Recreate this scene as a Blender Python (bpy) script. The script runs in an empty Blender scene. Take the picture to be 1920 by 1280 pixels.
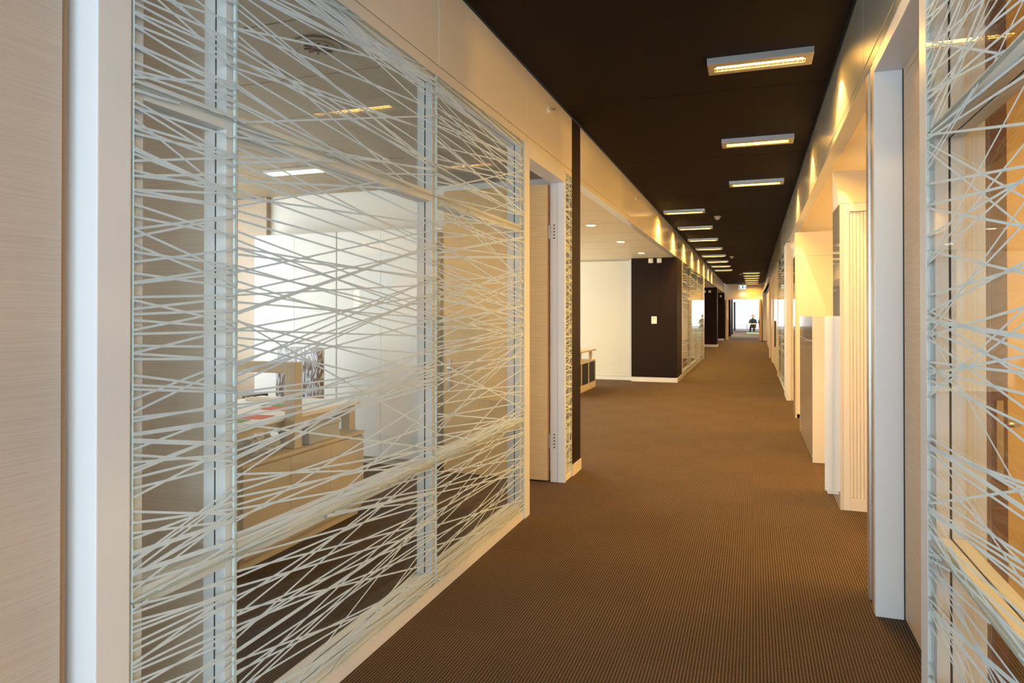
import bpy, bmesh, math, random
from mathutils import Vector, Matrix
random.seed(7)
sc = bpy.context.scene
COL = sc.collection
# ------------------------------------------------------------------ camera, world, exposure
EYE = 1.35
FPX, VX, VY, PITCH = 1280.0, 1412.0, 590.0, math.radians(0.35)
YAW = math.atan((VX - 960) / FPX)
cd = bpy.data.cameras.new('camera'); cam = bpy.data.objects.new('camera', cd); COL.objects.link(cam)
cd.sensor_width = 36; cd.lens = 36 * FPX / 1920
cd.shift_y = -((640 - VY) + FPX * math.tan(PITCH)) / 1920
cd.clip_start = 0.02; cd.clip_end = 200
cam.location = (0, 0, EYE); cam.rotation_euler = (math.pi / 2 + PITCH, 0, YAW)
sc.camera = cam
w = bpy.data.worlds.new('sky'); sc.world = w; w.use_nodes = True
w.node_tree.nodes['Background'].inputs[0].default_value = (0.90, 0.96, 1.0, 1)
w.node_tree.nodes['Background'].inputs[1].default_value = 1.1
sc.view_settings.view_transform = 'Standard'; sc.view_settings.look = 'None'
sc.view_settings.gamma = 1; sc.view_settings.exposure = 0.0
sc.view_settings.use_curve_mapping = False
sc.cycles.use_denoising = True
sc.cycles.transparent_max_bounces = 24
sc.cycles.sample_clamp_indirect = 6
sc.cycles.max_bounces = 8
WARM = (1.0, 0.50, 0.075)
DAY = (0.72, 0.88, 1.0)
DAYN = (1.0, 0.97, 0.90)
P_LUM, P_SPOT = 52.0, 48.0


def area(name, loc, rot, sx, sy, power, color, parent=None, spread=180):
    l = bpy.data.lights.new(name, 'AREA'); l.shape = 'RECTANGLE'; l.size = sx; l.size_y = sy
    l.energy = power; l.color = color; l.spread = math.radians(spread)
    o = bpy.data.objects.new(name, l); COL.objects.link(o); o.rotation_euler = rot
    o.location = Vector(loc) - (WL[parent.name] if parent else Vector())
    o.parent = parent
    return o


def spot(name, loc, ang, power, color, parent=None, blend=0.35, size=0.02, rot=(0, 0, 0)):
    l = bpy.data.lights.new(name, 'SPOT'); l.spot_size = math.radians(ang); l.spot_blend = blend
    l.energy = power; l.color = color; l.shadow_soft_size = size
    o = bpy.data.objects.new(name, l); COL.objects.link(o); o.rotation_euler = rot
    o.location = Vector(loc) - (WL[parent.name] if parent else Vector())
    o.parent = parent
    return o


WL = {}                                     # world location of every thing / part (no rotation on these)
H = math.pi / 2
# daylight through windows, the lobby's added for its cool light (frames and walls around them are built further down)
area('daylight_added_lobby', (0, -3.7, 1.5), (H, 0, 0), 6.6, 2.4, 540, DAY)
area('daylight_office', (-5.55, 3.6, 1.6), (0, -H, 0), 1.7, 3.4, 115, (.93, .98, 1))
area('daylight_near_office', (-5.55, .6, 1.6), (0, -H, 0), 1.7, 1.7, 60, DAYN)
area('daylight_open_area', (-7.2, 11.4, 1.55), (0, -H, 0), 1.7, 4.8, 460, (1, .93, .72))
area('daylight_far_office', (-5.2, 18.0, 1.6), (0, -H, 0), 1.0, 1.8, 60, DAYN)
area('daylight_far_bay', (-5.2, 26.0, 1.6), (0, -H, 0), 1.7, 5.0, 30, DAYN)
area('daylight_right_bay', (3.6, 29.5, 1.6), (0, H, 0), 1.8, 11.0, 40, (0.95, 0.98, 1.0))
area('daylight_end_hall', (0.0, 68.8, 1.6), (-H, 0, 0), 7.0, 2.6, 500, (1, 1, 1))

# ------------------------------------------------------------------ materials
def mat(name, col, rough=0.6, metal=0.0, coat=0.0, emit=0.0, ecol=None, bump=0.0, bscale=200.0, var=0.0, spec=None):
    m = bpy.data.materials.new(name); m.use_nodes = True
    nt = m.node_tree; b = nt.nodes['Principled BSDF']
    b.inputs['Roughness'].default_value = rough; b.inputs['Metallic'].default_value = metal
    b.inputs['Coat Weight'].default_value = coat
    if spec is not None: b.inputs['Specular IOR Level'].default_value = spec
    tc = nt.nodes.new('ShaderNodeTexCoord')
    n = nt.nodes.new('ShaderNodeTexNoise'); n.inputs['Scale'].default_value = 3.0; n.inputs['Detail'].default_value = 3
    nt.links.new(tc.outputs['Object'], n.inputs['Vector'])
    r = nt.nodes.new('ShaderNodeMix'); r.data_type = 'RGBA'
    r.inputs['A'].default_value = (*[c * (1 - var - .012) for c in col], 1)
    r.inputs['B'].default_value = (*[min(1, c * (1 + var + .012)) for c in col], 1)
    nt.links.new(n.outputs['Fac'], r.inputs['Factor']); nt.links.new(r.outputs['Result'], b.inputs['Base Color'])
    if bump:
        n2 = nt.nodes.new('ShaderNodeTexNoise'); n2.inputs['Scale'].default_value = bscale
        nt.links.new(tc.outputs['Object'], n2.inputs['Vector'])
        bp = nt.nodes.new('ShaderNodeBump'); bp.inputs['Strength'].default_value = bump; bp.inputs['Distance'].default_value = 0.002
        nt.links.new(n2.outputs['Fac'], bp.inputs['Height']); nt.links.new(bp.outputs['Normal'], b.inputs['Normal'])
    if emit:
        b.inputs['Emission Color'].default_value = (*(ecol or col), 1); b.inputs['Emission Strength'].default_value = emit
    return m


def wood(name, c1, c2, along='y', rough=0.45):
    m = bpy.data.materials.new(name); m.use_nodes = True
    nt = m.node_tree; b = nt.nodes['Principled BSDF']; b.inputs['Roughness'].default_value = rough
    tc = nt.nodes.new('ShaderNodeTexCoord'); mp = nt.nodes.new('ShaderNodeMapping')
    mp.inputs['Scale'].default_value = {'y': (150, 2.6, 150), 'x': (2.6, 150, 150), 'z': (150, 150, 2.6)}[along]
    n = nt.nodes.new('ShaderNodeTexNoise'); n.inputs['Scale'].default_value = 1.6; n.inputs['Detail'].default_value = 4
    n.inputs['Roughness'].default_value = 0.65; n.inputs['Distortion'].default_value = 0.25
    cr = nt.nodes.new('ShaderNodeValToRGB'); cr.color_ramp.elements[0].position = .36; cr.color_ramp.elements[1].position = .66
    cr.color_ramp.elements[0].color = (*c1, 1); cr.color_ramp.elements[1].color = (*c2, 1)
    bp = nt.nodes.new('ShaderNodeBump'); bp.inputs['Strength'].default_value = 0.25; bp.inputs['Distance'].default_value = 0.001
    L = nt.links.new
    L(tc.outputs['Object'], mp.inputs['Vector']); L(mp.outputs['Vector'], n.inputs['Vector'])
    L(n.outputs['Fac'], cr.inputs['Fac']); L(cr.outputs['Color'], b.inputs['Base Color'])
    L(n.outputs['Fac'], bp.inputs['Height']); L(bp.outputs['Normal'], b.inputs['Normal'])
    return m


def glass(name, tint, refl=1.0):
    m = bpy.data.materials.new(name); m.use_nodes = True
    nt = m.node_tree; nt.nodes.clear()
    o = nt.nodes.new('ShaderNodeOutputMaterial'); t = nt.nodes.new('ShaderNodeBsdfTransparent'); g = nt.nodes.new('ShaderNodeBsdfGlossy')
    t.inputs[0].default_value = (*tint, 1); g.inputs['Roughness'].default_value = 0.0
    lw = nt.nodes.new('ShaderNodeLayerWeight'); lw.inputs['Blend'].default_value = 0.5   # Schlick reflectance, same from both sides
    f = nt.nodes.new('ShaderNodeMath'); f.operation = 'POWER'; f.inputs[1].default_value = 5.0
    nt.links.new(lw.outputs['Facing'], f.inputs[0])
    mu = nt.nodes.new('ShaderNodeMath'); mu.operation = 'MULTIPLY_ADD'; mu.inputs[1].default_value = .9 * refl; mu.inputs[2].default_value = .035 * refl; mu.use_clamp = True
    mx = nt.nodes.new('ShaderNodeMixShader')
    L = nt.links.new
    L(f.outputs[0], mu.inputs[0]); L(mu.outputs[0], mx.inputs[0]); L(t.outputs[0], mx.inputs[1]); L(g.outputs[0], mx.inputs[2]); L(mx.outputs[0], o.inputs[0])
    return m


def film(name, col):
    m = bpy.data.materials.new(name); m.use_nodes = True
    nt = m.node_tree; nt.nodes.clear()
    o = nt.nodes.new('ShaderNodeOutputMaterial'); d = nt.nodes.new('ShaderNodeBsdfDiffuse'); t = nt.nodes.new('ShaderNodeBsdfTranslucent')
    d.inputs[0].default_value = (*col, 1); t.inputs[0].default_value = (*col, 1)
    mx = nt.nodes.new('ShaderNodeMixShader'); mx.inputs[0].default_value = 0.15
    L = nt.links.new
    L(d.outputs[0], mx.inputs[1]); L(t.outputs[0], mx.inputs[2]); L(mx.outputs[0], o.inputs[0])
    return m


def carpet():
    m = bpy.data.materials.new('woven_carpet'); m.use_nodes = True
    nt = m.node_tree; b = nt.nodes['Principled BSDF']; b.inputs['Roughness'].default_value = 0.85
    b.inputs['Specular IOR Level'].default_value = 0.25
    L = nt.links.new
    tc = nt.nodes.new('ShaderNodeTexCoord'); sp = nt.nodes.new('ShaderNodeSeparateXYZ'); L(tc.outputs['Object'], sp.inputs[0])
    def M(op, a, bb=None):
        n = nt.nodes.new('ShaderNodeMath'); n.operation = op
        for i, v in enumerate((a, bb)):
            if v is None: continue
            if isinstance(v, (int, float)): n.inputs[i].default_value = v
            else: L(v, n.inputs[i])
        return n.outputs[0]
    sx = M('SINE', M('MULTIPLY', sp.outputs[0], 2 * math.pi / 0.0125))
    row = M('MULTIPLY', M('FLOOR', M('DIVIDE', sp.outputs[0], 0.0125)), math.pi)
    sy = M('SINE', M('ADD', M('MULTIPLY', sp.outputs[1], 2 * math.pi / 0.0105), row))
    s = M('MULTIPLY', M('ADD', sx, 1.0), 0.5); t = M('MULTIPLY', M('ADD', sy, 1.0), 0.5)
    k = M('MULTIPLY', s, M('ADD', M('MULTIPLY', t, 0.75), 0.25))
    ns = nt.nodes.new('ShaderNodeTexNoise'); ns.inputs['Scale'].default_value = 90; L(tc.outputs['Object'], ns.inputs['Vector'])
    k2 = M('ADD', k, M('MULTIPLY', M('SUBTRACT', ns.outputs['Fac'], 0.5), 0.35))
    cr = nt.nodes.new('ShaderNodeValToRGB')
    cr.color_ramp.elements[0].position = .05; cr.color_ramp.elements[0].color = (.026, .017, .012, 1)
    cr.color_ramp.elements[1].position = .9; cr.color_ramp.elements[1].color = (.225, .146, .088, 1)
    e = cr.color_ramp.elements.new(.45); e.color = (.088, .054, .031, 1)
    L(k2, cr.inputs['Fac'])
    # tile-to-tile tone differences (half-metre carpet tiles)
    br = nt.nodes.new('ShaderNodeTexChecker'); br.inputs['Scale'].default_value = 2.0; L(tc.outputs['Object'], br.inputs['Vector'])
    br.inputs['Color1'].default_value = (1, 1, 1, 1); br.inputs['Color2'].default_value = (.93, .93, .93, 1)
    mx = nt.nodes.new('ShaderNodeMix'); mx.data_type = 'RGBA'; mx.blend_type = 'MULTIPLY'; mx.inputs['Factor'].default_value = 1
    L(cr.outputs['Color'], mx.inputs['A']); L(br.outputs['Color'], mx.inputs['B']); L(mx.outputs['Result'], b.inputs['Base Color'])
    bp = nt.nodes.new('ShaderNodeBump'); bp.inputs['Strength'].default_value = 0.5; bp.inputs['Distance'].default_value = 0.002
    L(k2, bp.inputs['Height']); L(bp.outputs['Normal'], b.inputs['Normal'])
    return m


M_CARPET = carpet()
M_CEIL = mat('brown_ceiling_board', (.0075, .0031, .0016), .7, var=.12, spec=.15)
M_PANEL = mat('cream_lacquer_panel', (.74, .70, .61), .28, coat=.15)
M_PANEL_SHADED = mat('shade_toned_lacquer_panel', (.40, .39, .33), .25, coat=.3)  # right fascia's shade put into the colour, darker than the cream panel
M_FRAME = mat('white_satin_frame', (.67, .68, .69), .35)
M_ALU = mat('brushed_aluminium', (.60, .59, .57), .32, metal=.85)
M_WHITE = mat('white_paint', (.80, .79, .76), .6)
M_TAN = wood('tan_veneer_wall', (.46, .36, .27), (.52, .42, .32), 'x')
M_DARK = mat('dark_brown_paint', (.0105, .0034, .0020), .6, spec=.2, bump=.15, bscale=60, var=.08)
M_WOODL = wood('pale_ash_veneer', (.455, .385, .325), (.515, .445, .385), 'y')
M_WOODX = wood('beech_veneer_cross', (.60, .42, .20), (.70, .52, .28), 'x')
M_WOODR = wood('beech_veneer', (.50, .35, .215), (.60, .44, .29), 'y')
M_DESKW = wood('birch_frame', (.62, .54, .41), (.70, .62, .49), 'z')
M_EDGE = mat('brown_door_edge', (.17, .085, .055), .5)
M_GLASS = glass('clear_glass', (.975, .99, .985), .55)
M_GLASS2 = glass('inner_glass', (.985, .993, .99), .4)
M_GEDGE = mat('green_glass_edge', (.60, .70, .67), .2)
M_FILM = film('etched_white_film', (.57, .68, .76))
M_SLIDE = mat('off_white_sliding_panel', (.60, .60, .57), .5)
M_SEAL = mat('black_rubber_seal', (.012, .012, .012), .6)
M_STEEL = mat('steel', (.62, .60, .56), .3, metal=.9)
M_BLACK = mat('black_plastic', (.012, .012, .014), .5)
M_CABW = mat('white_cabinet_steel', (.80, .81, .80), .4)
M_CABC = mat('cream_cabinet_steel', (.74, .71, .64), .38)
M_CABG = mat('glossy_taupe_cabinet', (.46, .41, .36), .12, coat=.6)
M_CABS = mat('glossy_side_panel', (.66, .63, .57), .08, coat=.8)
M_TILE = mat('tan_perforated_tile', (.38, .31, .22), .55, bump=.3, bscale=400)
M_CREAMC = mat('cream_ceiling', (.83, .73, .52), .45)
M_YELLOW = mat('warm_yellow_wall', (.72, .56, .30), .6)
M_RED = mat('red_paper', (.70, .10, .06), .6)
M_GREEN = mat('green_paper', (.16, .34, .08), .6)
M_PAPER = mat('white_paper', (.85, .85, .83), .6)
M_FOIL = mat('plastic_wrap', (.50, .56, .64), .16, bump=1.0, bscale=22, var=.5)
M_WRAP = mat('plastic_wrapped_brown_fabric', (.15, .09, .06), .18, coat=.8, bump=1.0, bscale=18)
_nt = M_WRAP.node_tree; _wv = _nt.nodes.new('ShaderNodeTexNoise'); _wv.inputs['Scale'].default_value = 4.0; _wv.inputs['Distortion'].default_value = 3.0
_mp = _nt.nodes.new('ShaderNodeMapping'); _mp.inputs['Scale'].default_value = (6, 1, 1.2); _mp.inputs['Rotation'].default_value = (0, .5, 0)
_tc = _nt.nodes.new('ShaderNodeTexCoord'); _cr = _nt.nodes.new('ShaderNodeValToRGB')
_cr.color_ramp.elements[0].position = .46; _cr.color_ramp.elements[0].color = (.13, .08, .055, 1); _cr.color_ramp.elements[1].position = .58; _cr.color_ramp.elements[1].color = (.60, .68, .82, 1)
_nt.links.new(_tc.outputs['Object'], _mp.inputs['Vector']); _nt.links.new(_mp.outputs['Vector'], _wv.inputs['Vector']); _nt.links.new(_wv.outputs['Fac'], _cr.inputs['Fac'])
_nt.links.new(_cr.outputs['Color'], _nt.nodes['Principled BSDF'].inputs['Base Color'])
M_GREY = mat('blue_grey_plastic', (.46, .52, .58), .5)
M_BRASS = mat('brass_band', (.40, .24, .11), .5)
M_TUBE = mat('fluorescent_tube', (1, .86, .55), .4, emit=7, ecol=(1, .80, .40))
M_SIGNW = mat('lit_sign_white', (.9, .95, .9), .4, emit=1.2, ecol=(.9, 1, .95))
M_SIGNG = mat('sign_green', (.005, .22, .12), .5, emit=.12, ecol=(0, .5, .28))
M_BASE = mat('light_baseboard', (.66, .62, .55), .45)
M_SKIN = mat('skin', (.60, .34, .22), .55); M_HAIR1 = mat('auburn_hair', (.45, .13, .025), .5, bump=.6, bscale=80)
M_HAIR2 = mat('dark_brown_hair', (.07, .025, .012), .5, bump=.6, bscale=80)
M_CLOTH1 = mat('black_clothing', (.012, .014, .018), .8); M_CLOTH2 = mat('dark_blue_clothing', (.02, .035, .06), .8)
M_MINT = mat('mint_green_board', (.42, .62, .46), .5)
M_CHAIRY = mat('yellow_ochre_fabric', (.50, .36, .10), .8)


# ------------------------------------------------------------------ builders
def _link(name, me, parent, wloc, kind=None):
    o = bpy.data.objects.new(name, me); COL.objects.link(o)
    o.location = Vector(wloc) - (WL[parent.name] if parent else Vector())
    o.parent = parent; WL[o.name] = Vector(wloc)
    if kind: o['kind'] = kind
    return o


def bbox(bm, x0, x1, y0, y1, z0, z1, bev=0.0):
    c = Vector(((x0 + x1) / 2, (y0 + y1) / 2, (z0 + z1) / 2))
    r = bmesh.ops.create_cube(bm, size=1, matrix=Matrix.Translation(c) @ Matrix.Diagonal((abs(x1 - x0), abs(y1 - y0), abs(z1 - z0), 1)))
    if bev:
        es = {e for v in r['verts'] for e in v.link_edges}
        bmesh.ops.bevel(bm, geom=list(es), offset=bev, segments=2, affect='EDGES', profile=.6)


def done(bm, name, m, parent=None, kind=None, origin=None, smooth=False):
    """links a bmesh given in world coordinates as one object"""
    vs = [v.co for v in bm.verts]
    lo = Vector([min(v[i] for v in vs) for i in range(3)]); hi = Vector([max(v[i] for v in vs) for i in range(3)])
    c = Vector(origin) if origin else Vector(((lo.x + hi.x) / 2, (lo.y + hi.y) / 2, lo.z))
    bmesh.ops.translate(bm, verts=bm.verts, vec=-c)
    bmesh.ops.recalc_face_normals(bm, faces=bm.faces)
    me = bpy.data.meshes.new(name); bm.to_mesh(me); bm.free()
    if smooth:
        for p in me.polygons: p.use_smooth = True
    me.materials.append(m)
    return _link(name, me, parent, c, kind)


def box(name, x0, x1, y0, y1, z0, z1, m, parent=None, bev=0.0, kind=None):
    bm = bmesh.new(); bbox(bm, x0, x1, y0, y1, z0, z1, bev)
    return done(bm, name, m, parent, kind)


def cyl(name, p, r, h, m, parent=None, axis='z', seg=20, r2=None, bev=0):
    bm = bmesh.new()
    R = {'z': Matrix(), 'x': Matrix.Rotation(H, 4, 'Y'), 'y': Matrix.Rotation(H, 4, 'X')}[axis]
    bmesh.ops.create_cone(bm, cap_ends=True, segments=seg, radius1=r, radius2=r if r2 is None else r2, depth=h, matrix=Matrix.Translation(p) @ R)
    o = done(bm, name, m, parent)
    for f in o.data.polygons: f.use_smooth = len(f.vertices) == 4
    return o


def thing(name, loc, label=None, cat=None, group=None, kind=None):
    o = bpy.data.objects.new(name, None); COL.objects.link(o); o.location = loc; WL[o.name] = Vector(loc)
    o.empty_display_size = .1
    if label: o['label'] = label
    if cat: o['category'] = cat
    if group: o['group'] = group
    if kind: o['kind'] = kind
    return o


def tag(o, label, cat, group=None):
    o['label'] = label; o['category'] = cat
    if group: o['group'] = group
    return o


def prism(name, pts, axis, a0, a1, m, parent=None, kind=None):
    """polygon extruded along an axis: pts are the two other coordinates in order"""
    bm = bmesh.new()
    def mk(p, a):
        return {'x': (a, p[0], p[1]), 'y': (p[0], a, p[1]), 'z': (p[0], p[1], a)}[axis]
    lo = [bm.verts.new(mk(p, a0)) for p in pts]; hi = [bm.verts.new(mk(p, a1)) for p in pts]
    bm.faces.new(lo); bm.faces.new(hi[::-1]); n = len(pts)
    for i in range(n): bm.faces.new((lo[i], hi[i], hi[(i + 1) % n], lo[(i + 1) % n]))
    return done(bm, name, m, parent, kind)


XL, XR, ZC, ZG = -1.43, 0.515, 3.0, 2.50       # corridor planes, ceiling, top of glazing / bay ceilings
YE = 38.6                                      # end wall

# ------------------------------------------------------------------ floor and ceiling
box('floor', -8, 6, -3.6, 70, -0.10, 0.0, M_CARPET, kind='structure')
ceil = thing('ceiling', (-.45, 16, ZC), kind='structure')
joints = [-.5, .95, 3.1, 5.25, 7.45, 9.6, 11.4, 13.3, 15.5, 17.6, 19.7, 21.8, 24, 26.2, 28.3, 30.5, 32.6, 34.8, 37, YE]
for a, b in zip(joints, joints[1:]):
    box('ceiling_panel', XL + .012, XR - .012, a + .004, b - .004, ZC, ZC + .04, M_CEIL, ceil)
box('ceiling_backing', XL - .1, XR + .1, -.5, YE, ZC + .045, ZC + .1, M_BLACK, ceil)

# ------------------------------------------------------------------ walls of the corridor: fascia bands
wl = thing('wall_left', (XL - .06, 10, 0), kind='structure')
wr = thing('wall_right', (XR + .06, 10, 0), kind='structure')
def fascia(parent, side, y0, y1, step=1.35, z0=ZG, lip=True):
    xa, xb = (XL - .09, XL) if side < 0 else (XR, XR + .09)
    n = max(1, round((y1 - y0) / step)); d = (y1 - y0) / n; pm = M_PANEL if side < 0 else M_PANEL_SHADED
    for i in range(n):
        a, b = y0 + i * d, y0 + (i + 1) * d
        box('fascia_panel', xa, xb, a + .0025, b - .0025, z0 + .055, ZC - .004, pm, parent, bev=.002)
    if lip:   # thin lower profile under the panels
        box('fascia_profile', xa, xb, y0 + .0025, y1 - .0025, z0, z0 + .050, pm, parent, bev=.002)
fascia(wl, -1, -.5, 0.268, 1.35)
fascia(wl, -1, 0.268, 4.343, 1.358)
fascia(wl, -1, 4.343, 5.56, 1.22)
fascia(wl, -1, 5.86, 13.86, 2.0)
fascia(wl, -1, 13.92, 21.9, 2.0)
fascia(wl, -1, 21.98, 29.9, 2.0)
fascia(wl, -1, 29.98, 37.6, 2.0)
fascia(wr, 1, -.5, 3.75, 1.42)
fascia(wr, 1, 3.75, 11.6, 1.31)
fascia(wr, 1, 11.6, 23.0, 1.9)
fascia(wr, 1, 23.05, YE, 2.0)
# dark shadow joints in the gaps between the fascia runs
for y0, y1 in ((13.86, 13.92), (21.9, 21.98), (29.9, 29.98)):
    box('shadow_joint', XL - .08, XL - .015, y0, y1, ZG, ZC, M_DARK, wl)
box('side_wall', XL - .09, XL, -.50, .13, 0, ZG, M_WHITE, wl); box('side_wall', XR, XR + .09, -.50, -.26, 0, ZG, M_WHITE, wr)
# added unseen lobby behind the camera, its glazed front lets cool daylight in
wb = thing('wall_added_lobby', (0, -3.5, 0), kind='structure')
box('wall_panel', -3.3, -3.2, -3.6, -.5, 0, ZC, M_WHITE, wb); box('wall_panel', 3.2, 3.3, -3.6, -.5, 0, ZC, M_WHITE, wb)
box('wall_panel', -3.3, XL - .1, -.56, -.5, 0, ZC, M_WHITE, wb); box('wall_panel', XR + .1, 3.3, -.56, -.5, 0, ZC, M_WHITE, wb)
box('wall_panel', -3.3, 3.3, -3.56, -3.5, 2.75, ZC, M_WHITE, wb); box('ceiling_slab', -3.3, 3.3, -3.6, -.5, ZC + .05, ZC + .1, M_CEIL, wb)
for i in range(6): box('window_post', -3.2 + 1.28 * i - .03, -3.2 + 1.28 * i + .03, -3.54, -3.48, 0, 2.75, M_FRAME, wb)

# ------------------------------------------------------------------ glass partitions with etched lines
def line_mesh(y0, y1, z0, z1, x, seed, spacing, slope, wdt=.006, side=1):
    """etched lines crossing one pane from edge to edge, clipped to it; flat strips on the glass face"""
    rnd = random.Random(seed); V = []; F = []
    W = y1 - y0; n = int((z1 - z0 + 2 * slope * W) / spacing)
    for i in range(n):
        for _ in range(1 if rnd.random() < .72 else 2):
            za = z0 - slope * W + (i + rnd.uniform(-.45, .45)) * spacing
            sl = max(-.42, min(.42, rnd.gauss(0, slope)))
            zb = za + sl * W
            hw = (wdt if rnd.random() > .05 else wdt * 1.9) / 2
            def zat(t): return za + (zb - za) * t
            t0, t1 = 0.0, 1.0
            if abs(zb - za) < 1e-6: zb = za + 1e-6
            ta, tb = sorted(((z0 + hw - za) / (zb - za), (z1 - hw - za) / (zb - za)))
            t0, t1 = max(0, ta), min(1, tb)
            if t1 - t0 < .02: continue
            xx = x + side * rnd.uniform(.0004, .0009); b = len(V)
            for t in (t0, t1):
                V += [(xx, y0 + t * W, zat(t) - hw), (xx, y0 + t * W, zat(t) + hw)]
            F.append((b, b + 2, b + 3, b + 1))
    return V, F


def partition(name, side, ys, zs, label, frame_m=M_FRAME, depth=.08, seed=1, spacing=.024, slope=.13, wdt=.0064, ends=(True, True), inner=True, lines=True):
    """ys: seam positions along the corridor; zs: seam heights. side -1 left, +1 right"""
    x = XL if side < 0 else XR
    t = thing(name, (x, (ys[0] + ys[-1]) / 2, 0), label, 'glass partition', 'glass partitions with etched lines')
    s = side
    def X(a, b): return (x + s * a, x + s * b) if s > 0 else (x - b, x - a)
    fb, fd = .014, depth + .014                    # frame sits behind the glass
    for i, y in enumerate(ys):
        a, b = y - .025, y + .025
        if i == 0: a, b = y + .001, y + .042
        if i == len(ys) - 1: a, b = y - .042, y - .001
        xa, xb = X(fb, fb + .036); xc, xd = X(fb + .042, fd); xe, xf = X(fb + .034, fb + .044)
        mu = box('mullion', xa, xb, a, b, .062, ZG - .002, frame_m, t, bev=.002)
        bm = bmesh.new(); bbox(bm, xc, xd, a, b, .062, ZG - .002, .002); done(bm, 'mullion_back', frame_m, mu)
        bm = bmesh.new(); bbox(bm, xe, xf, a + .003, b - .003, .07, ZG - .006); done(bm, 'rubber_seal', M_SEAL, mu)
    for j, z in enumerate(zs):
        a, b = z - .025, z + .025
        if j == 0: a, b = z, z + .055
        if j == len(zs) - 1: a, b = z - .035, z - .002
        for y0, y1 in zip(ys, ys[1:]):
            ya, yb = y0 + (.043 if y0 == ys[0] else .026), y1 - (.043 if y1 == ys[-1] else .026)
            xa, xb = X(fb, fb + .036); xc, xd = X(fb + .042, fd); xe, xf = X(fb + .034, fb + .044)
            tr = box('transom', xa, xb, ya, yb, a, b, frame_m, t, bev=.002)
            bm = bmesh.new(); bbox(bm, xc, xd, ya, yb, a, b, .002); done(bm, 'transom_back', frame_m, tr)
            bm = bmesh.new(); bbox(bm, xe, xf, ya, yb, a + .003, b - .003); done(bm, 'rubber_seal', M_SEAL, tr)
    k = 0
    for j, (z0, z1) in enumerate(zip(zs, zs[1:])):
        for i, (y0, y1) in enumerate(zip(ys, ys[1:])):
            g = .0025; k += 1
            xa, xb = X(0, .008)
            p = box('glass_pane', xa, xb, y0 + g, y1 - g, z0 + g, z1 - g, M_GLASS, t)
            p.data.materials.append(M_GEDGE)
            for f in p.data.polygons:
                if abs(f.normal.x) < .5: f.material_index = 1
            if lines:
                sl = slope * (1.0 if y1 - y0 > .8 else 1.35)
                V, F = line_mesh(y0 + g, y1 - g, z0 + g, z1 - g, x, seed * 100 + k, spacing, sl, wdt, -s)
                me = bpy.data.meshes.new('etched_lines'); c = WL[p.name]
                me.from_pydata([(v[0] - c.x, v[1] - c.y, v[2] - c.z) for v in V], [], F); me.materials.append(M_FILM)
                o = _link('etched_lines', me, p, c); o['kind'] = 'stuff'
            if inner:
                xi, xj = X(fd - .012, fd - .006)
                box('inner_glass_pane', xi, xj, y0 + .02, y1 - .02, z0 + .02, z1 - .02, M_GLASS2, t)
    xa, xb = X(.004, .09)
    box('plinth', xa, xb, ys[0], ys[-1], 0, .058, M_FRAME, t, bev=.002)
    return t


ZS = [.06, .644, 1.915, ZG]
partition('glass_partition', -1, [1.265, 1.617, 2.968, 4.286], ZS, 'large glass partition with white etched lines in the left foreground, desk behind it', seed=3)
partition('glass_partition', -1, [5.352, 5.556], ZS, 'narrow strip of etched glass between the open wooden door and the dark pier', seed=5, spacing=.02, slope=.22)
partition('glass_partition', 1, [-.25, 1.10, 2.454], ZS, 'glass partition with white etched lines at the right edge, yellow room behind it', seed=11, spacing=.030, slope=.20)
partition('glass_partition', -1, [15.0, 17.2, 19.4, 21.6], [.06, ZG], 'distant glass partition on the left beyond the dark thermostat wall', seed=17, spacing=.11, slope=.06, inner=False, wdt=.008)
partition('glass_partition', 1, [12.5, 14.3, 16.0], [.06, ZG], 'distant glass partition on the right beyond the row of cabinets', seed=23, spacing=.11, slope=.06, inner=False, wdt=.008)


# ------------------------------------------------------------------ doors
# near left: closed pale door, white protruding frame
d = thing('door_1', (XL - .05, .7, 0), 'pale wooden door in white frame at the far left edge', kind='structure')
box('door_leaf', XL - .10, XL - .060, .235, 1.128, .008, 2.44, M_WOODL, d, bev=.002)
box('door_rebate', XL - .10, XL - .075, 1.134, 1.150, 0, 2.44, M_BRASS, d)
box('frame_post', XL - .12, XL + .0, 1.168, 1.260, 0, 2.50, M_FRAME, d, bev=.003)
box('frame_post', XL - .12, XL + .0, .135, .228, 0, 2.50, M_FRAME, d, bev=.003)
box('frame_head', XL - .12, XL + .0, .229, 1.167, 2.445, 2.50, M_FRAME, d, bev=.003)

# left: open doorway
d = thing('door_2', (XL - .06, 4.85, 0), 'open wooden door in white frame beside the left glass partition', kind='structure')
box('frame_post', XL - .12, XL + .004, 4.292, 4.400, 0, 2.50, M_FRAME, d, bev=.003)
box('frame_post', XL - .058, XL + .004, 5.315, 5.348, 0, 2.50, M_FRAME, d, bev=.003)
box('frame_rebate', XL - .12, XL - .060, 5.318, 5.348, 0, 2.50, M_FRAME, d, bev=.002)
box('frame_head', XL - .12, XL + .004, 4.401, 5.314, 2.415, 2.50, M_FRAME, d, bev=.003)
lf = box('door_leaf', -2.49, -1.568, 5.300, 5.340, .012, 2.405, M_WOODX, d, bev=.002)
box('leaf_edge', -1.5678, -1.562, 5.301, 5.339, .012, 2.405, M_BRASS, lf)
cyl('door_handle', (-2.38, 5.262, .90), .010, .12, M_STEEL, lf, axis='x'); cyl('handle_stem', (-2.43, 5.281, .90), .012, .036, M_STEEL, lf, axis='y')
box('lock_plate', -2.455, -2.42, 5.294, 5.2995, .70, .98, M_STEEL, lf, bev=.001)
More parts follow.
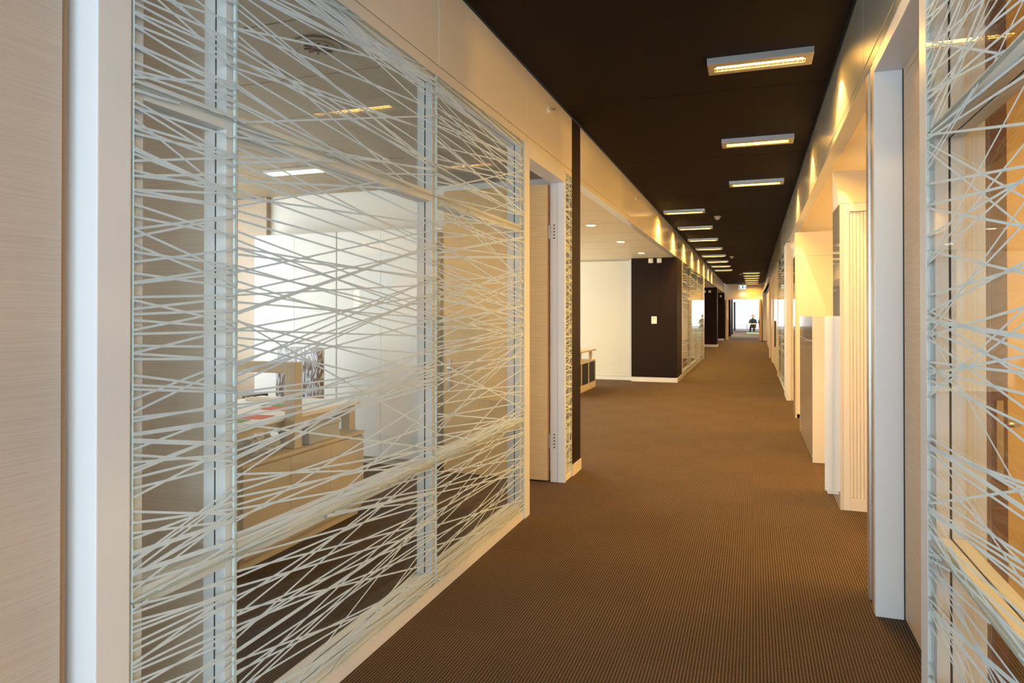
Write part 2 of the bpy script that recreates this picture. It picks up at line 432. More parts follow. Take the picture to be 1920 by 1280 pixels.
for z in (2.02, .33):
    h = box('hinge', XL - .133, XL - .121, 5.302, 5.316, z - .055, z + .055, M_STEEL, d, bev=.002)
    for q in range(5): cyl('screw', (XL - .085, 5.3165, z - .05 + .026 * q), .006, .004, M_BLACK, h, axis='y', seg=10)
# right: recessed closed door
d = thing('door_3', (XR + .06, 3.0, 0), 'closed pale wooden door on the right between glass and cabinets', kind='structure')
box('door_leaf', XR + .115, XR + .155, 2.560, 3.420, .010, 2.40, M_WOODR, d, bev=.002)
box('floor_seal', XR + .118, XR + .150, 2.56, 3.42, 0, .009, M_BLACK, d)
box('frame_post', XR, XR + .16, 2.460, 2.552, 0, 2.50, M_FRAME, d, bev=.003)
box('frame_post', XR, XR + .16, 3.432, 3.478, 0, 2.50, M_FRAME, d, bev=.003)
box('door_seal', XR + .112, XR + .118, 3.424, 3.431, 0, 2.44, M_SEAL, d)
for i, (a, b, dx) in enumerate(((3.482, 3.56, .004), (3.563, 3.62, .010), (3.623, 3.70, .004), (3.703, 3.75, .012))):
    box('frame_profile', XR + dx, XR + .16, a, b, 0, 2.50, M_ALU, d, bev=.002)
hd = box('frame_head', XR, XR + .16, 2.553, 3.431, 2.44, 2.50, M_FRAME, d, bev=.003)
box('head_panel', XR + .115, XR + .15, 2.56, 3.42, 2.402, 2.439, M_WOODR, hd)

# ------------------------------------------------------------------ left near office (behind the narrow pane) and main office
def shell(name, x0, x1, y0, y1, z1, wall_m, ceil_m, walls='xXyY', win=None, th=.06):
    """room walls as structure: x/X = low/high x side, y/Y = low/high y side; win = opening on the x side (ya, yb, za, zb)"""
    t = thing(name, ((x0 + x1) / 2, (y0 + y1) / 2, 0), kind='structure')
    for c, hi in (('x', x0), ('X', x1)):
        if c not in walls: continue
        a, b = (hi - th, hi) if c == 'x' else (hi, hi + th)
        if win and win[0] == c:
            _, ya, yb, za, zb = win
            box('wall_panel', a, b, y0, y1, 0, za, wall_m, t); box('wall_panel', a, b, y0, y1, zb, z1, wall_m, t)
            box('wall_panel', a, b, y0, ya, za, zb, wall_m, t); box('wall_panel', a, b, yb, y1, za, zb, wall_m, t)
            n = max(2, round((yb - ya) / 1.2))
            for i in range(1, n):
                y = ya + (yb - ya) * i / n
                box('window_post', a, b, y - .025, y + .025, za, zb, M_FRAME, t)
        else: box('wall_panel', a, b, y0, y1, 0, z1, wall_m, t)
    if 'y' in walls: box('wall_panel', x0 - th, x1, y0 - th, y0, 0, z1, wall_m, t)
    if 'Y' in walls: box('wall_panel', x0 - th, x1, y1, y1 + th, 0, z1, wall_m, t)
    box('ceiling_slab', x0 - th, x1, y0 - th, y1 + th, z1, z1 + .05, ceil_m, t)
    return t


shell('wall_near_office', -5.4, XL - .10, -.44, 1.64, 2.56, M_WHITE, M_TILE, 'xy', ('x', -.3, 1.4, .75, 2.45))
box('wall_near_partition', -5.4, XL - .10, 1.625, 1.690, 0, 2.555, M_TAN, kind='structure')
sh = shell('wall_office', -5.4, XL - .10, 1.70, 5.70, 2.56, M_WHITE, M_BLACK, 'x', ('x', 1.9, 5.3, .75, 2.45))
tile = None
for i in range(6):
    for j in range(7):
        a, b = XL - .12 - .62 * (i + 1), XL - .12 - .62 * i; c, e = 1.72 + .57 * j, 1.72 + .57 * (j + 1)
        box('ceiling_tile', a + .003, b - .003, c + .003, min(e, 5.69) - .003, 2.535, 2.552, M_TILE, sh)
we = thing('wall_office_end', (-3.4, 5.78, 0), kind='structure')
box('wall_panel', -5.4, XL - .13, 5.705, 5.80, 0, 2.99, M_WHITE, we)
box('baseboard', -5.3, XL - .13, 5.690, 5.704, 0, .07, M_BASE, we)
box('veneer_panel', -5.38, -4.62, 5.655, 5.700, .075, 2.53, M_TAN, we)
# air vent, luminaire and sprinkler in the office ceiling
v = thing('ceiling_vent', (-1.80, 2.54, 2.535), 'round tan swirl air vent in the office ceiling behind the glass', 'vent')
for r, h in ((.105, .006), (.072, .012)): cyl('vent_ring', (-1.80, 2.54, 2.532 - h / 2), r, h, M_TILE, v, seg=32)
for q in range(10):
    bm = bmesh.new(); bbox(bm, -.006, .006, .018, .062, -.003, .003)
    bmesh.ops.rotate(bm, verts=bm.verts, cent=(0, 0, 0), matrix=Matrix.Rotation(q * math.pi / 5, 3, 'Z'))
    bmesh.ops.translate(bm, verts=bm.verts, vec=(-1.80, 2.54, 2.518)); done(bm, 'vent_slot', M_EDGE, v)
def sprinkler(p, axis, label):
    t = thing('sprinkler', p, label, 'sprinkler', 'sprinkler heads'); p = Vector(p)
    dv = {'x': Vector((1, 0, 0)), 'z': Vector((0, 0, -1))}[axis]
    cyl('escutcheon', p + dv * .004, .026, .008, M_WHITE, t, axis=axis)
    cyl('nozzle', p + dv * .020, .009, .028, M_STEEL, t, axis=axis, seg=12); cyl('bulb', p + dv * .038, .005, .014, M_RED, t, axis=axis, seg=10)
    cyl('deflector', p + dv * .047, .015, .003, M_STEEL, t, axis=axis, seg=14)
sprinkler((-2.62, 4.55, 2.535), 'z', 'sprinkler head on the office ceiling behind the left glass')
sprinkler((XL, 4.87, 2.876), 'x', 'sprinkler head on the cream fascia above the open door')
sprinkler((XL, 8.85, 2.86), 'x', 'sprinkler head on the fascia above the left open area')
sprinkler((XL, 12.2, 2.86), 'x', 'sprinkler head on the fascia near the dark thermostat wall')

t = thing('office_luminaire', (-3.42, 4.62, 2.49), 'slim lit ceiling luminaire inside the left office', 'luminaire')
box('housing', -3.78, -3.06, 4.58, 4.70, 2.505, 2.535, M_ALU, t, bev=.003); box('diffuser', -3.75, -3.09, 4.60, 4.68, 2.500, 2.506, M_TUBE, t)

# white tall cupboards along the office end wall
for i, (a, b) in enumerate(((-4.55, -3.63), (-3.62, -2.70))):
    t = thing('tall_cupboard', ((a + b) / 2, 5.45, 0), ('white tall cupboard behind the left glass, nearer the window', 'white tall cupboard behind the left glass, beside the open door leaf')[i], 'cupboard', 'white cupboards in the office')
    box('body', a, b, 5.42, 5.68, .06, 2.12, M_CABW, t, bev=.003); box('plinth', a + .01, b - .01, 5.44, 5.68, 0, .058, M_BASE, t)
    m_ = (a + b) / 2
    for c, e in ((a, m_), (m_, b)):
        dr = box('door', c + .001, e - .001, 5.400, 5.418, .07, 2.11, M_CABW, t, bev=.002)

# ---- desk group in the office
dk = thing('office_desk', (-3.05, 3.6, 0), 'white-topped desk with birch legs behind the left glass', 'desk')
box('desk_top', -3.45, -2.60, 2.75, 4.17, .725, .750, M_PAPER, dk, bev=.003)
for x0, y0 in ((-2.70, 4.08), (-3.42, 4.08), (-2.70, 2.80), (-3.42, 2.80)): box('leg', x0, x0 + .07, y0, y0 + .07, 0, .724, M_DESKW, dk, bev=.003)
box('apron', -2.66, -2.63, 2.88, 4.07, .685, .724, M_DESKW, dk); box('apron', -3.34, -2.71, 4.10, 4.13, .63, .724, M_DESKW, dk)
fr = thing('birch_frame', (-3.0, 3.36, 0), 'birch wood post-and-beam frame standing against the white desk', 'frame')
box('post', -2.595, -2.525, 3.34, 3.41, .567, 1.07, M_DESKW, fr, bev=.003); box('post', -3.53, -3.46, 3.34, 3.41, 0, 1.07, M_DESKW, fr, bev=.003)
box('beam', -3.459, -2.596, 3.345, 3.405, 1.005, 1.07, M_DESKW, fr, bev=.003)
cb = thing('low_birch_chest', (-2.7, 3.4, 0), 'low birch chest below the edge of the white office desk', 'chest')
box('body', -2.92, -2.52, 2.885, 4.055, .05, .545, M_DESKW, cb, bev=.003); box('top', -2.93, -2.50, 2.88, 4.06, .546, .565, M_DESKW, cb, bev=.003)
box('plinth', -2.90, -2.54, 2.90, 4.04, 0, .049, M_DESKW, cb)
for i in range(3): box('door', -2.519, -2.502, 2.89 + .388 * i, 2.89 + .388 * (i + 1) - .003, .07, .535, M_DESKW, cb, bev=.002)
gb = thing('grey_box', (-2.63, 3.6, .566), 'blue-grey storage box standing on the low birch chest', 'box')
box('bin', -2.74, -2.525, 3.48, 3.80, .566, .655, M_GREY, gb, bev=.006); box('lid', -2.745, -2.52, 3.475, 3.805, .656, .676, M_GREY, gb, bev=.004)
box('grip', -2.66, -2.60, 3.472, 3.4795, .61, .63, M_BLACK, gb)
bm = bmesh.new(); bmesh.ops.create_icosphere(bm, subdivisions=4, radius=1)
rb_ = random.Random(4)
from mathutils import noise
for v_ in bm.verts:
    k_ = 1 + .35 * noise.noise(v_.co * 2.3) + .18 * noise.noise(v_.co * 6)
    v_.co = Vector((-2.61 + v_.co.x * .07 * k_, 3.16 + v_.co.y * .11 * k_, max(.567, .61 + v_.co.z * .05 * k_)))
tag(done(bm, 'plastic_bag', M_FOIL), 'crumpled clear plastic bag on the low birch chest', 'bag')
for i, (x, y, z, m, lab, a) in enumerate(((-2.80, 3.10, .7505, M_GREEN, 'green sheet of paper at the near end of the white desk', .2), (-2.78, 3.28, .7505, M_RED, 'red sheet of paper on the white desk next to the green sheet', .1),
        (-2.86, 3.62, .7505, M_RED, 'red sheet of paper on the white desk beyond the birch frame', -.05), (-2.98, 3.78, .7505, M_GREEN, 'green sheet of paper far back on the white desk', .1), (-2.80, 3.84, .7505, M_PAPER, 'white sheet of paper on the bare end of the desk', .12))):
    bm = bmesh.new(); bbox(bm, -.105, .105, -.07, .07, 0, .002)
    bmesh.ops.rotate(bm, verts=bm.verts, cent=(0, 0, 0), matrix=Matrix.Rotation(a, 3, 'Z')); bmesh.ops.translate(bm, verts=bm.verts, vec=(x, y, z))
    tag(done(bm, 'paper_sheet', m), lab, 'paper', 'papers on the office desk')
for i, (y, z) in enumerate(((3.88, .7505), (3.92, .7505))):
    tag(box('wooden_strip', -3.35, -3.02, y, y + .03, z, z + .022, M_DESKW, bev=.003), ('thin wooden strip on the desk, nearer the papers', 'thin wooden strip on the desk, nearer the wrapped chair')[i], 'wooden strip')
ch = thing('office_chair', (-3.75, 4.6, 0), 'office chair wrapped in shiny plastic behind the white desk', 'chair')
cx, cy = -3.62, 4.62
bm = bmesh.new(); bbox(bm, cx - .24, cx + .24, cy - .24, cy + .24, .44, .52, .03); done(bm, 'seat', M_WRAP, ch)
bm = bmesh.new(); bbox(bm, cx - .23, cx + .23, cy + .20, cy + .27, .60, 1.08, .03); done(bm, 'backrest', M_WRAP, ch)
box('back_bracket', cx - .03, cx + .03, cy + .245, cy + .275, .46, .62, M_BLACK, ch); cyl('gas_post', (cx, cy, .27), .028, .34, M_STEEL, ch)
for q in range(5):
    a = q * 2 * math.pi / 5 + .3
    bm = bmesh.new(); bbox(bm, 0, .28, -.02, .02, .07, .105, .006); bmesh.ops.rotate(bm, verts=bm.verts, cent=(0, 0, 0), matrix=Matrix.Rotation(a, 3, 'Z'))
    bmesh.ops.translate(bm, verts=bm.verts, vec=(cx, cy, 0)); lg = done(bm, 'base_arm', M_BLACK, ch)
    cyl('caster', (cx + .27 * math.cos(a), cy + .27 * math.sin(a), .032), .031, .03, M_BLACK, lg, axis='x', seg=12)
for s in (-1, 1): box('armrest', cx + s * .27 - .025, cx + s * .27 + .025, cy - .12, cy + .14, .66, .69, M_BRASS if s > 0 else M_BLACK, ch, bev=.006)

# ------------------------------------------------------------------ left pier and open area
wp = thing('wall_pier_left', (XL - .06, 5.7, 0), kind='structure')
box('pier', XL - .12, XL, 5.565, 5.852, .095, ZC - .002, M_DARK, wp); box('baseboard', XL - .12, XL + .008, 5.565, 5.856, 0, .093, M_BASE, wp)
oa = shell('wall_open_area', -7.0, XL - .092, 5.86, 14.22, ZG, M_WHITE, M_CREAMC, 'xY', ('x', 9.0, 13.8, .7, 2.4))
box('wall_panel', -7.0, XL - .13, 5.805, 5.855, 0, ZG, M_WHITE, oa)
for i in range(8): box('ceiling_joint', -6.8, XL - .12, 6.35 + 1.06 * i, 6.362 + 1.06 * i, ZG - .002, ZG + .004, M_ALU, oa)
cyl_l = 'recessed downlight in the cream ceiling of the left open area'
for i, y in enumerate((6.45, 8.57, 10.66, 12.75)):
    t = thing('downlight', (-1.95, y, ZG), ('recessed downlight in the left open area closest to the dark pier', 'second recessed downlight from the dark pier in the left open area', 'third recessed downlight from the dark pier in the left open area', 'recessed downlight just before the dark thermostat wall')[i], 'downlight', 'downlights in the left open area')
    cyl('trim_ring', (-1.95, y, ZG - .004), .075, .008, M_WHITE, t, seg=28); cyl('lens', (-1.95, y, ZG - .009), .055, .004, M_TUBE, t, seg=24)
    spot('downlight_lamp', (-1.95, y, ZG - .02), 150, 55, (1, .66, .27), t, blend=.6, size=.05)
box('fill_uplight_shelf', -6.99, -6.90, 6.4, 8.8, 1.95, 2.0, M_WHITE, oa)      # added unseen shelf and upward lamp, brighten the bay ceiling
area('fill_uplight', (-6.85, 7.6, 2.02), (math.pi, 0, 0), .1, 2.2, 300, (1, .74, .36), oa)
pw = thing('wall_white_sliding', (-3.8, 14.15, 0), kind='structure')
for i in range(3): box('panel', -2.40 - 1.5 * (i + 1), -2.40 - 1.5 * i - .006, 14.13, 14.17, .075, ZG - .03, M_SLIDE, pw, bev=.003)
box('frame_post', -2.398, -2.345, 14.10, 14.20, .0, ZG - .002, M_FRAME, pw); box('baseboard', -6.9, -2.40, 14.125, 14.19, 0, .072, M_FRAME, pw)
dw = thing('wall_dark_bay', (-1.9, 14.0, 0), kind='structure')
box('pier', -2.34, XL, 13.93, 14.90, .092, ZG - .002, M_DARK, dw); box('baseboard', -2.34, XL + .01, 13.915, 14.9, 0, .09, M_FRAME, dw)
t = thing('thermostat', (-1.88, 13.93, 1.17), 'white wall thermostat on the dark brown wall', 'thermostat')
box('case', -1.932, -1.825, 13.905, 13.929, 1.17, 1.318, M_WHITE, t, bev=.004); box('display', -1.905, -1.852, 13.902, 13.906, 1.262, 1.292, M_GREY, t)
for i, x in enumerate((-1.945, -1.775)):
    t = thing('wall_sensor', (x, 13.93, 2.40), ('square white wall box high on the dark wall, left of the pair', 'square white wall box high on the dark wall, right of the pair')[i], 'wall box', 'wall boxes on dark wall')
    box('case', x - .045, x + .045, 13.908, 13.929, 2.395, 2.485, M_CABC, t, bev=.003); box('button', x - .018, x + .018, 13.903, 13.909, 2.42, 2.46, M_WHITE, t, bev=.002)
# desk and pedestal in the open area
t = thing('bay_desk', (-3.2, 11.9, 0), 'pale desk with upright screen in the left open area', 'desk')
box('desk_top', -3.6, -2.78, 10.9, 12.62, .685, .715, M_DESKW, t, bev=.003)
for x0, y0, z0 in ((-2.88, 12.45, .517), (-3.55, 12.45, 0), (-2.88, 11.62, .517), (-3.55, 11.0, 0)): box('leg', x0, x0 + .05, y0, y0 + .05, z0, .684, M_DESKW, t)
box('screen', -3.45, -3.42, 10.95, 12.1, .716, 1.05, M_CABC, t, bev=.003)
t = thing('bay_pedestal', (-3.0, 12, 0), 'low birch cabinet with black inset fronts below the open-area desk', 'cabinet')
box('back_panel', -3.20, -3.18, 11.0, 12.66, 0, .51, M_DESKW, t); box('top_panel', -3.179, -2.80, 11.0, 12.66, .49, .515, M_DESKW, t); box('bottom_panel', -3.179, -2.80, 11.0, 12.66, 0, .115, M_DESKW, t)
for y in (11.0, 11.54, 12.09, 12.62): box('side_panel', -3.179, -2.80, y, y + .04, .116, .489, M_DESKW, t)
for y in (11.042, 11.582, 12.132): box('front_panel', -2.82, -2.808, y, y + .486, .118, .487, M_BLACK, t)

# ------------------------------------------------------------------ left, farther: second glazed office, bays
d = thing('door_4', (XL, 14.95, 0), 'pale door frame at the start of the distant left glass', kind='structure')
box('frame_post', XL - .10, XL + .01, 14.905, 14.985, 0, ZG, M_PANEL, d, bev=.003); box('frame_post', XL - .10, XL + .01, 21.63, 21.88, 0, ZG, M_PANEL, d, bev=.003)
so = shell('wall_far_office', -5.0, XL - .10, 14.92, 21.85, 2.56, M_WHITE, M_CREAMC, 'xyY', ('x', 17.1, 18.9, 1.1, 2.1))
area('unseen_office_lamp', (-3.0, 18.2, 2.5), (0, 0, 0), .4, 4.5, 120, (1, .70, .30), so)  # added unseen warm lamp, turns the room behind the glass yellow
for i in range(9): box('blind_strip', -4.7, -4.66, 15.3 + .68 * i, 15.62 + .68 * i, .7, 2.3, M_PAPER, so)
for k_, (ya, yb) in enumerate(((21.9, 29.95), (29.96, 37.6))):
    shell(('wall_far_bay', 'wall_last_bay')[k_], -5.0, XL - .092, ya, yb + .3, ZG, M_WHITE, M_CREAMC, 'xY', ('x', ya + .8, yb - .6, .75, 2.4))
    t = thing(('wall_dark_far', 'wall_dark_last')[k_], (-1.8, yb, 0), kind='structure')
    y_ = (29.9, 37.5)[k_]
    box('pier', -2.45, XL, y_, y_ + .75, .10, ZG - .002, M_DARK, t); box('baseboard', -2.45, XL + .01, y_ - .015, y_ + .75, 0, .098, M_FRAME, t)
for i, (x, y) in enumerate(((-1.93, 29.9), (-1.72, 29.9), (-1.6, 37.5))):
    t = thing('wall_sensor', (x, y, 2.3), ('white wall box on the second dark wall, left of the pair', 'white wall box on the second dark wall, right of the pair', 'white wall box on the last dark wall before the end door')[i], 'wall box', 'far wall boxes')
    box('case', x - .05, x + .05, y - .022, y - .001, 2.28, 2.38, M_CABC, t, bev=.003); box('button', x - .02, x + .02, y - .027, y - .0225, 2.31, 2.35, M_WHITE, t)

# ------------------------------------------------------------------ right room behind the glass
rr = shell('wall_right_room', XR + .12, 4.4, -.44, 3.70, 2.56, M_YELLOW, M_CREAMC, 'XyY')
for i, (x, y) in enumerate(((2.2, 2.6), (2.2, .6), (3.4, 1.6))):
    t = thing('room_luminaire', (x, y, 2.53), ('ceiling luminaire at the far end of the yellow right room', 'ceiling luminaire at the near end of the yellow right room', 'ceiling luminaire by the outer wall of the yellow right room')[i], 'luminaire')
    box('housing', x - .33, x + .33, y - .08, y + .08, 2.525, 2.555, M_ALU, t, bev=.003); area('lamp', (x, y, 2.52), (0, 0, 0),   .6, .12, 50, (1, .60, .20), t)
d = thing('door_5', (.79, 3.2, 0), 'open wooden door leaf seen edge-on through the right glass', kind='structure')
lf = box('door_leaf', .762, .812, 2.74, 3.62, .01, 2.42, M_WOODR, d, bev=.002); box('leaf_edge', .764, .810, 2.732, 2.739, .01, 2.42, M_EDGE, lf)
box('lock_plate', .777, .797, 2.727, 2.7315, .80, 1.06, M_STEEL, lf)
for s, x in ((-1, .762), (1, .812)):
    cyl('handle_stem', (x + s * .022, 2.805, .97), .010, .042, M_STEEL, lf, axis='x', seg=12); cyl('door_handle', (x + s * .045, 2.86, .97), .010, .13, M_STEEL, lf, axis='y', seg=12)
    box('escutcheon', x + s * .001, x + s * .006, 2.785, 2.825, .78, 1.03, M_STEEL, lf)
t = thing('bookcase', (2.3, 3.4, 0), 'pale wooden low bookcase in the yellow right room', 'bookcase')
box('body', 1.55, 3.0, 3.32, 3.69, .05, 1.02, M_WOODX, t, bev=.003); box('plinth', 1.58, 2.97, 3.36, 3.69, 0, .049, M_BLACK, t); box('top', 1.53, 3.02, 3.30, 3.69, 1.021, 1.045, M_WOODX, t)
for i in range(3): box('door', 1.56 + .48 * i, 1.56 + .48 * i + .47, 3.302, 3.319, .07, 1.01, M_WOODX, t, bev=.002)

# ------------------------------------------------------------------ right alcove with cabinets
ra = shell('wall_right_bay', XR + .09, 4.0, 3.82, 11.7, ZG + .01, M_WHITE, M_CREAMC, 'X')
for i in range(5): box('ceiling_joint', 1.0, 3.9, 4.9 + 1.3 * i, 4.912 + 1.3 * i, ZG + .006, ZG + .014, M_ALU, ra)
box('ceiling_joint', 1.30, 1.312, 4.8, 11.6, ZG + .006, ZG + .014, M_ALU, ra)
for i, y in enumerate((4.35, 6.15, 8.3, 10.9)):
    t = thing('downlight', (1.12, y, ZG), ('recessed downlight before the slatted cabinet in the right bay', 'recessed downlight above the thin white panel in the right bay', 'recessed downlight above the low taupe cabinet', 'recessed downlight between the two far tall cabinets')[i], 'downlight', 'downlights in the right bay')
    cyl('trim_ring', (1.12, y, ZG + .006), .07, .008, M_WHITE, t, seg=28); cyl('lens', (1.12, y, ZG + .001), .05, .004, M_TUBE, t, seg=24)
    spot('downlight_lamp', (1.12, y, ZG - .012), 150, 22, (1, .66, .25), t, blend=.6, size=.05)


box('fill_uplight_shelf', 3.90, 3.99, 5.0, 10.6, 1.95, 2.0, M_WHITE, ra)
area('fill_uplight', (3.85, 7.8, 2.02), (math.pi, .25, 0), .1, 5.4, 170, WARM, ra)  # added lamp and shelf out of view, warm up the bay soffit
for y in (4.5, 6.3, 8.9, 10.9):      # added unseen sconces, throw warm light across to the left fascia
    sc_ = box('fill_sconce', 3.93, 3.99, y - .15, y + .15, 1.5, 1.9, M_TUBE, ra, bev=.01)
    area('fill_sconce_lamp', (3.90, y, 1.7), (0, H, 0), .4, .3, 62, (1, .50, .10), ra)
box('wall_panel', XR + .12, 4.0, 3.765, 3.815, 0, ZG, M_PANEL, ra)
def slope_cabinet(y, x0, wdt, label, face=-1, slats=True):
    """tall cupboard with a sloping top; its front looks to -y (face -1) or +y (face 1)"""
    t = thing('tall_cabinet', (x0 + wdt / 2, y, 0), label, 'cabinet', 'tall sloping-top cabinets')
    dp = .43; x1 = x0 + wdt
    f, r = (y, y + dp) if face < 0 else (y + dp, y)      # front and rear plane
    q = 1 if face < 0 else -1
    box('side_panel', x0, x0 + .02, min(f, r), max(f, r), 0, 2.12, M_CABS, t); box('side_panel', x1 - .02, x1, min(f, r), max(f, r), 0, 2.12, M_CABS, t)
    ra_, rb = sorted((r, r - q * .018)); box('back_panel', x0 + .021, x1 - .021, ra_, rb, .05, 2.12, M_CABC, t)
    pts = [(f, 2.122), (r, 2.122), (r, 2.43)]
    prism('sloping_top', pts, 'x', x0, x1, M_CABC, t)
    fa, fb_ = sorted((f, f + q * .02))
    box('front_stile', x0 + .021, x0 + .06, fa, fb_, .0, 2.12, M_CABC, t); box('front_stile', x1 - .06, x1 - .021, fa, fb_, 0, 2.12, M_CABC, t)
    box('top_rail', x0 + .061, x1 - .061, fa, fb_, 2.065, 2.12, M_CABC, t); box('bottom_rail', x0 + .061, x1 - .061, fa, fb_, 0, .085, M_CABC, t)
    if slats:
        n = int((wdt - .124) / .022); ga, gb_ = sorted((f + q * .010, f + q * .018))
        sl = None
        for i in range(n):
            xa = x0 + .062 + i * .022
            if sl is None: sl = box('tambour_slat', xa, xa + .0205, ga, gb_, .087, 2.063, M_CABC, t, bev=.002)
            else:
                c = sl.copy(); COL.objects.link(c); c.location.x += i * .022
    return t


slope_cabinet(5.225, .568, 1.2, 'nearest tall cabinet with cream vertical slats and sloping top in right bay')
slope_cabinet(9.68, .520, 1.2, 'tall cream cabinet seen from behind, rising above the low taupe cabinet', face=1)
slope_cabinet(11.62, .565, 1.0, 'farthest tall sloping-top cabinet, just before the distant right glass')
t = thing('white_panel_stand', (.9, 5.7, 0), 'thin white upright panel behind the slatted cabinet', 'panel')
box('board', .513, 1.75, 5.67, 5.705, .02, 1.34, M_CABW, t, bev=.003); box('foot_rail', .53, 1.75, 5.665, 5.71, 0, .019, M_CABW, t)
t = thing('low_cabinet', (.8, 7.7, 0), 'low glossy taupe cabinet on the right between the white panel and tall cream cabinet', 'cabinet')
box('body', .528, 1.3, 6.83, 8.60, 0, 1.33, M_CABC, t, bev=.002); box('end_panel', .512, 1.3, 6.805, 6.829, 0, 1.34, M_CABC, t, bev=.002)
box('end_panel', .512, 1.3, 8.601, 8.625, 0, 1.34, M_CABC, t, bev=.002)
box('drawer_front', .512, .527, 6.832, 8.598, 1.105, 1.335, M_CABG, t, bev=.001); box('door_front', .512, .527, 6.832, 8.598, .01, 1.098, M_CABG, t, bev=.001)
# white end post beyond the cabinets
d = thing('trim_1', (.53, 11.6, 0), kind='structure')
box('end_post', .495, .562, 11.58, 12.40, 0, 2.49, M_FRAME, d, bev=.003)

# right, farther: glass partition frames, door, wood post, bright bay
sr = shell('wall_right_office', XR + .12, 4.0, 12.1, 22.6, 2.56, M_WHITE, M_CREAMC, 'XyY')
area('unseen_office_lamp', (2.2, 15.5, 2.5), (0, 0, 0), 1.2, .3, 26, WARM)
d = thing('door_6', (.55, 18, 0), 'distant cream door with dark pull on the right wall', kind='structure')
box('frame_post', .505, .60, 16.03, 16.35, 0, ZG, M_PANEL, d, bev=.003); box('frame_post', .505, .60, 20.6, 21.0, 0, ZG, M_PANEL, d, bev=.003)
lf = box('door_leaf', .535, .575, 16.37, 20.58, .01, ZG - .01, M_PANEL, d, bev=.002); box('pull', .505, .534, 18.3, 18.5, .55, 1.20, M_BLACK, lf)
box('veneer_post', .505, .60, 21.02, 23.0, 0, ZG, M_WOODR, d, bev=.003)
rb2 = shell('wall_bright_bay', XR + .02, 3.4, 23.05, 37.9, ZG, M_WHITE, M_WHITE, 'XyY', ('X', 24, 35, .7, 2.45))
tag(box('white_screen', .60, .64, 25.0, 34.0, .0, 2.30, M_PAPER, bev=.004), 'long white upright screen wall far along the right side', 'screen')

# ------------------------------------------------------------------ end wall, doorway, hall beyond
ew = thing('wall_end', (-.45, YE, 0), kind='structure')
box('wall_panel', -5, XL - .02, YE, YE + .1, 0, ZC, M_YELLOW, ew); box('wall_panel', XR + .0, 3.5, YE, YE + .1, 0, ZC, M_YELLOW, ew)
box('wall_panel', XL - .02, XR, YE, YE + .1, 2.17, ZC, mat('end_wall_cream', (.74, .66, .50), .6), ew)
d = thing('door_7', (-.45, YE, 0), 'open double doors with beech frames at the end of the corridor', kind='structure')
box('frame_post', XL - .02, -1.25, YE - .03, YE + .12, 0, 2.165, M_WOODX, d, bev=.003); box('frame_post', .30, XR, YE - .03, YE + .12, 0, 2.165, M_WOODX, d, bev=.003)
box('door_leaf', -1.37, -1.30, YE - 1.0, YE - .05, .01, 2.15, M_WOODR, d, bev=.003); box('door_leaf', .36, .42, YE - 1.0, YE - .05, .01, 2.15, M_WOODR, d, bev=.003)
cyl('pull_bar', (-1.255, YE - .9, 1.05), .02, .5, M_STEEL, d, seg=12); cyl('pull_bar', (.315, YE - .9, 1.05), .02, .5, M_STEEL, d, seg=12)
hall = shell('wall_hall', -3.4, 3.4, YE + .12, 68.5, 2.75, M_WHITE, M_WHITE, 'xX')
for x, y in ((-1.32, 44.5), (-1.32, 49.0), (-1.45, 62)):
    box('dark_pillar', x - .12, x, y, y + 1.2, 0, 2.45, M_DARK, hall)
box('partition_wall', -1.50, -1.45, 45.8, 48.9, 0, 2.6, M_WHITE, hall)
area('hall_lamp', (-.2, 50, 2.7), (0, 0, 0), 2.5, 12, 600, (1, .86, .62))
t = thing('exit_sign', (-.53, 37.9, 2.70), 'lit green and white emergency exit sign above the end doorway', 'exit sign')
sy = 37.9
box('case', -.71, -.345, sy, sy + .04, 2.695, 2.905, M_SIGNW, t, bev=.004); box('bracket', -.55, -.51, sy + .01, sy + .03, 2.905, ZC - .001, M_ALU, t)
def poly(name, pts):
    prism(name, [(-.53 + x, 2.80 + z) for x, z in pts], 'y', sy - .006, sy - .0005, M_SIGNG, t)
poly('door_symbol', [(-.165, .095), (-.125, .095), (-.125, -.02), (-.07, -.055), (-.07, -.09), (-.165, -.06)])
poly('figure_body', [(-.01, .055), (.045, .06), (.065, .0), (.085, -.095), (.055, -.095), (.035, -.02), (.01, -.02), (-.03, -.09), (-.06, -.08), (-.015, 0)])
cyl('figure_head', (-.515, sy - .003, 2.885), .022, .005, M_SIGNG, t, axis='y', seg=14)
poly('arrow_mark', [(.12, .06), (.165, .0), (.12, -.06), (.13, -.015), (.10, -.015), (.10, .015), (.13, .015)])
spot('sign_lamp', (-.5, 38.45, 2.68), 120, 7, (.75, 1, .88), t, blend=.7, size=.03)

